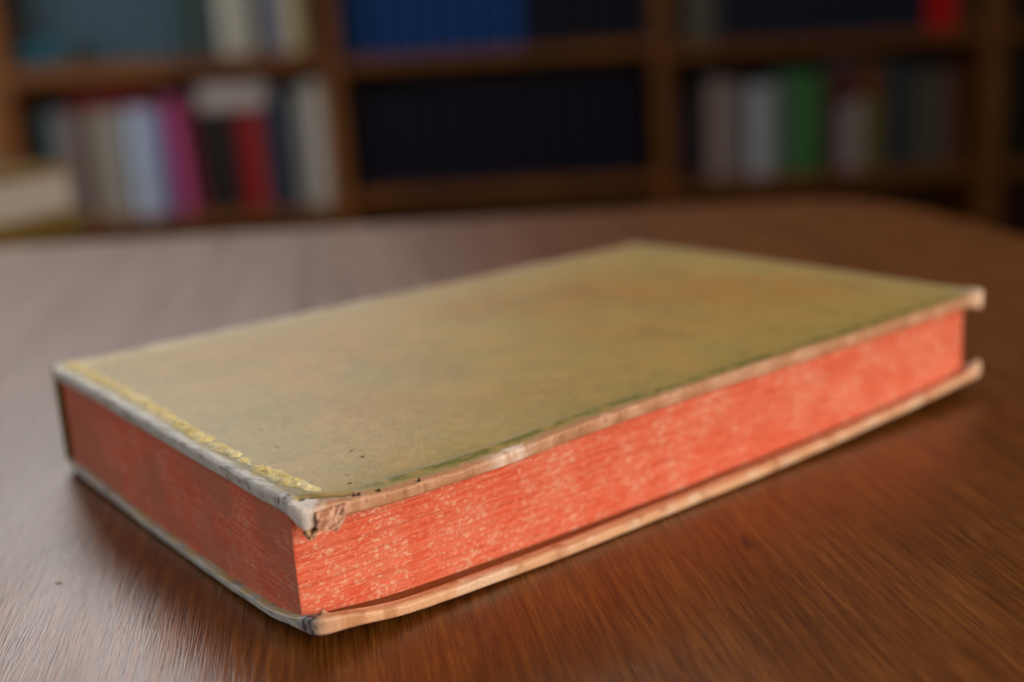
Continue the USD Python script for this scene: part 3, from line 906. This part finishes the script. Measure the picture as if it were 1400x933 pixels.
# lower left bay
row(-1.181, LLZ, [
    (20, 262, (66, 44, 52), 'thin wine-dark book at the far left end, lower left shelf'),
    (24, 280, (30, 44, 40), 'blackish green book second from the left end, lower left shelf'),
    (24, 276, (38, 92, 98), 'dark teal book third from the left end, lower left shelf'),
    (36, 272, (126, 118, 124), 'mauve-grey book right of the dark teal one, lower left shelf'),
    (32, 268, (128, 116, 112), 'warm grey book left of the dark brown one, lower left shelf'),
    (24, 255, (66, 52, 40), 'dark brown book left of the books that carry a red lying book'),
    (34, 270, (150, 142, 130), 'stone-grey book under the left end of the red lying book'),
    (32, 268, (160, 154, 144), 'pale stone book under the middle of the red lying book'),
    (30, 268, (128, 134, 140), 'grey book under the red lying book, left of the light blue pair'),
    (36, 270, (178, 196, 222), 'light blue-white book, left one of the pair under the red lying book'),
    (34, 268, (166, 182, 210), 'pale blue book next to the violet one, lower left shelf'),
    (22, 266, (112, 88, 156), 'narrow violet book, lower left shelf', {'tilt': -1.5}),
    (34, 288, (196, 88, 140), 'magenta-pink book leaning left, lower left shelf', {'tilt': -2.5}),
    (20, 280, (110, 26, 48), 'crimson book leaning on the magenta one, lower left shelf', {'tilt': -2.5}),
    (34, 250, (26, 30, 26), 'black book right of the leaning crimson one, lower left shelf'),
    (22, 246, (56, 44, 38), 'dark brown book under the left end of the whitish lying book'),
    (26, 250, (22, 28, 30), 'black book under the whitish lying book, left of the wine one'),
    (24, 250, (92, 28, 40), 'wine-red book left of the bright red one, lower left shelf'),
    (48, 246, (160, 30, 26), 'thick bright red book under the whitish lying book'),
    (26, 250, (74, 66, 76), 'charcoal-mauve book right of the bright red one, lower left shelf'),
    (28, 284, (40, 54, 84), 'navy book right of the whitish lying book, lower left shelf'),
    (28, 278, (42, 56, 66), 'dark slate book left of the tall grey-white pair, lower left shelf'),
    (38, 300, (140, 140, 136), 'tall grey book, left one of the pale pair by the post, lower left shelf'),
    (44, 306, (196, 194, 186), 'tall grey-white book beside the post, lower left shelf'),
])
make_book(0.032, 0.205, 0.15, (128, 28, 30), 'red book lying flat on top of the grey and light blue books', loc=(-1.058, 3.04, LLZ + 0.2885), rot=(0, 90, 0))
make_book(0.060, 0.170, 0.15, (190, 182, 180), 'whitish book lying flat on the black and bright red books', loc=(-0.742, 3.03, LLZ + 0.282), rot=(0, 90, 0))

# upper middle bay
g = 'bright blue volumes on the upper middle shelf'
first = make_book(0.051, 0.285, 0.20, (13, 66, 132), 'bright blue volume in the set of alike blue ones, upper middle shelf', g, loc=(-0.345, 3.03, UMZ))
series(first, 8, 0.057, (-0.345, 3.03, UMZ))
g = 'blue-black volumes on the upper middle shelf'
first = make_book(0.0502, 0.28, 0.20, (17, 20, 36), 'blue-black volume in the set right of the bright blue ones, upper middle shelf', g, loc=(0.110, 3.03, UMZ))
series(first, 6, 0.051, (0.110, 3.03, UMZ))
# lower middle bay
g = 'dark navy volumes on the lower middle shelf'
first = make_book(0.0518, 0.245, 0.20, (19, 18, 38), 'dark navy volume in the long set of alike ones, lower middle shelf', g, loc=(-0.347, 3.03, LMZ))
series(first, 14, 0.0525, (-0.347, 3.03, LMZ))

# upper right bay
row(0.440, URZ, [
    (26, 250, (40, 36, 42), 'thin dark book at the left end of the upper right shelf'),
    (44, 250, (112, 114, 104), 'grey-green book, left one of the pale pair, upper right shelf'),
    (42, 246, (104, 106, 100), 'grey book, right one of the pale pair, upper right shelf'),
])
g = 'blue-black volumes on the upper right shelf'
first = make_book(0.0502, 0.27, 0.20, (26, 34, 54), 'blue-black volume in the set between pale and red books, upper right shelf', g, loc=(0.582, 3.03, URZ))
series(first, 10, 0.051, (0.582, 3.03, URZ))
row(1.070, URZ, [
    (74, 255, (206, 14, 12), 'thick scarlet book near the right post, upper right shelf'),
    (50, 250, (84, 58, 36), 'brown book against the right post, upper right shelf'),
])

# lower right bay
row(0.437, LRZ, [
    (30, 214, (60, 44, 62), 'dark purple book at the left post, lower right shelf'),
    (32, 210, (52, 50, 66), 'dark violet-grey book second from the left post, lower right shelf'),
    (28, 272, (76, 70, 64), 'tall dark grey book left of the pinkish white one, lower right shelf'),
    (52, 244, (168, 154, 154), 'pinkish white book, lower right shelf'),
    (24, 238, (124, 120, 116), 'thin grey book right of the pinkish white one, lower right shelf'),
    (26, 236, (128, 122, 130), 'thin lilac-grey book left of the bluish white one, lower right shelf'),
    (64, 226, (176, 188, 198), 'broad bluish white book left of the green ones, lower right shelf'),
    (30, 250, (92, 108, 98), 'grey-green book between the bluish white and green ones, lower right shelf'),
    (46, 252, (74, 128, 80), 'leaf-green book, left one of the green pair, lower right shelf'),
    (44, 250, (66, 122, 70), 'mid-green book, right one of the green pair, lower right shelf'),
    (42, 246, (70, 46, 36), 'dark brown book right of the green pair, lower right shelf'),
    (30, 270, (160, 142, 148), 'pale book with a dark red head band, left one, lower right shelf', {'band': (0.62, 0.98, (92, 40, 40))}),
    (32, 270, (150, 148, 144), 'pale book with a grey-red head band beside the olive book, lower right shelf', {'band': (0.66, 0.98, (84, 46, 44))}),
    (42, 262, (118, 104, 54), 'olive-yellow book with an orange-brown head band, lower right shelf', {'band': (0.68, 0.95, (128, 62, 28))}),
    (44, 262, (62, 66, 62), 'dark grey-green book right of the olive-yellow one, lower right shelf'),
    (58, 258, (60, 62, 66), 'thick charcoal book, lower right shelf'),
    (30, 240, (98, 96, 74), 'olive-grey book right of the charcoal one, lower right shelf'),
    (40, 236, (84, 78, 76), 'grey-brown book second from the right post, lower right shelf'),
    (44, 240, (104, 64, 42), 'rust-brown book against the right post, lower right shelf'),
])

# right-hand bay at the picture's edge
row(1.258, URZ, [(50, 262, (40, 34, 30), 'dark brown book at the left end of the far right bay, upper shelf'), (46, 258, (30, 34, 40), 'blackish book second from the left in the far right bay, upper shelf')])
row(1.258, LRZ, [(44, 268, (44, 60, 34), 'dark green book at the left end of the far right bay, lower shelf'), (48, 262, (30, 30, 30), 'black book beside the dark green one, far right bay, lower shelf')])

# ------------------------------------------------------------------ the book on a stool behind the table, at the left
A = math.degrees(math.atan2(0.064, 0.027))
ST = 0.7215
stool = thing('stool', 'small dark wooden stool carrying two lying books, behind the table', 'stool', (-0.299, 0.85, 0), A)
# local x runs from the near end to the far right corner (origin), local y to the left
wood('stool_wood', (0.05, 0.02, 0.008), (0.09, 0.04, 0.016), (0.13, 0.06, 0.025), (8, 60, 60), 0.4)
obj('seat', bevel_box(-0.178, -0.012, 0.012, 0.128, ST - 0.025, ST, 0.003), M['stool_wood'], stool)
for x in (-0.165, -0.025):
    for y in (0.025, 0.115):
        obj('leg', bevel_box(x - .012, x + .012, y - .012, y + .012, 0, ST - 0.025, 0.002), M['stool_wood'], stool)
plain('olive_cover', lin(96, 80, 36), 0.6, 0.3)
ob = thing('olive_book', 'olive-brown book lying on the stool under the pale-paged book', 'book', (-0.301, 0.85, ST + 0.0003), A)
obj('cover', cat_m(bevel_box(-0.185, 0, 0, 0.138, 0, 0.003, 0.001), bevel_box(-0.185, 0, 0, 0.138, 0.011, 0.014, 0.001), bevel_box(-0.185, 0, 0, 0.004, 0.003, 0.011, 0.0005)), M['olive_cover'], ob)
obj('page_block', bevel_box(-0.182, -0.003, 0.005, 0.135, 0.003, 0.011, 0.0005), M['book_paper'], ob)
lb = thing('thick_book', 'thick book with tan covers and pale page edges lying left behind the table', 'book', (-0.299, 0.85, ST + 0.0146), A)
plain('tan_cover', lin(112, 90, 44), 0.9, 0.08)
plain('pale_pages', lin(164, 161, 158), 0.9, 0.2, 0.1, 300.0)
obj('cover', cat_m(bevel_box(-0.19, 0, 0, 0.14, 0, 0.005, 0.001), bevel_box(-0.19, 0, 0, 0.14, 0.032, 0.0372, 0.001), boxm(-0.19, 0, 0.1365, 0.14, 0.005, 0.032)), M['tan_cover'], lb)
obj('page_block', bevel_box(-0.186, -0.004, 0.004, 0.1360, 0.005, 0.032, 0.0005), M['pale_pages'], lb)
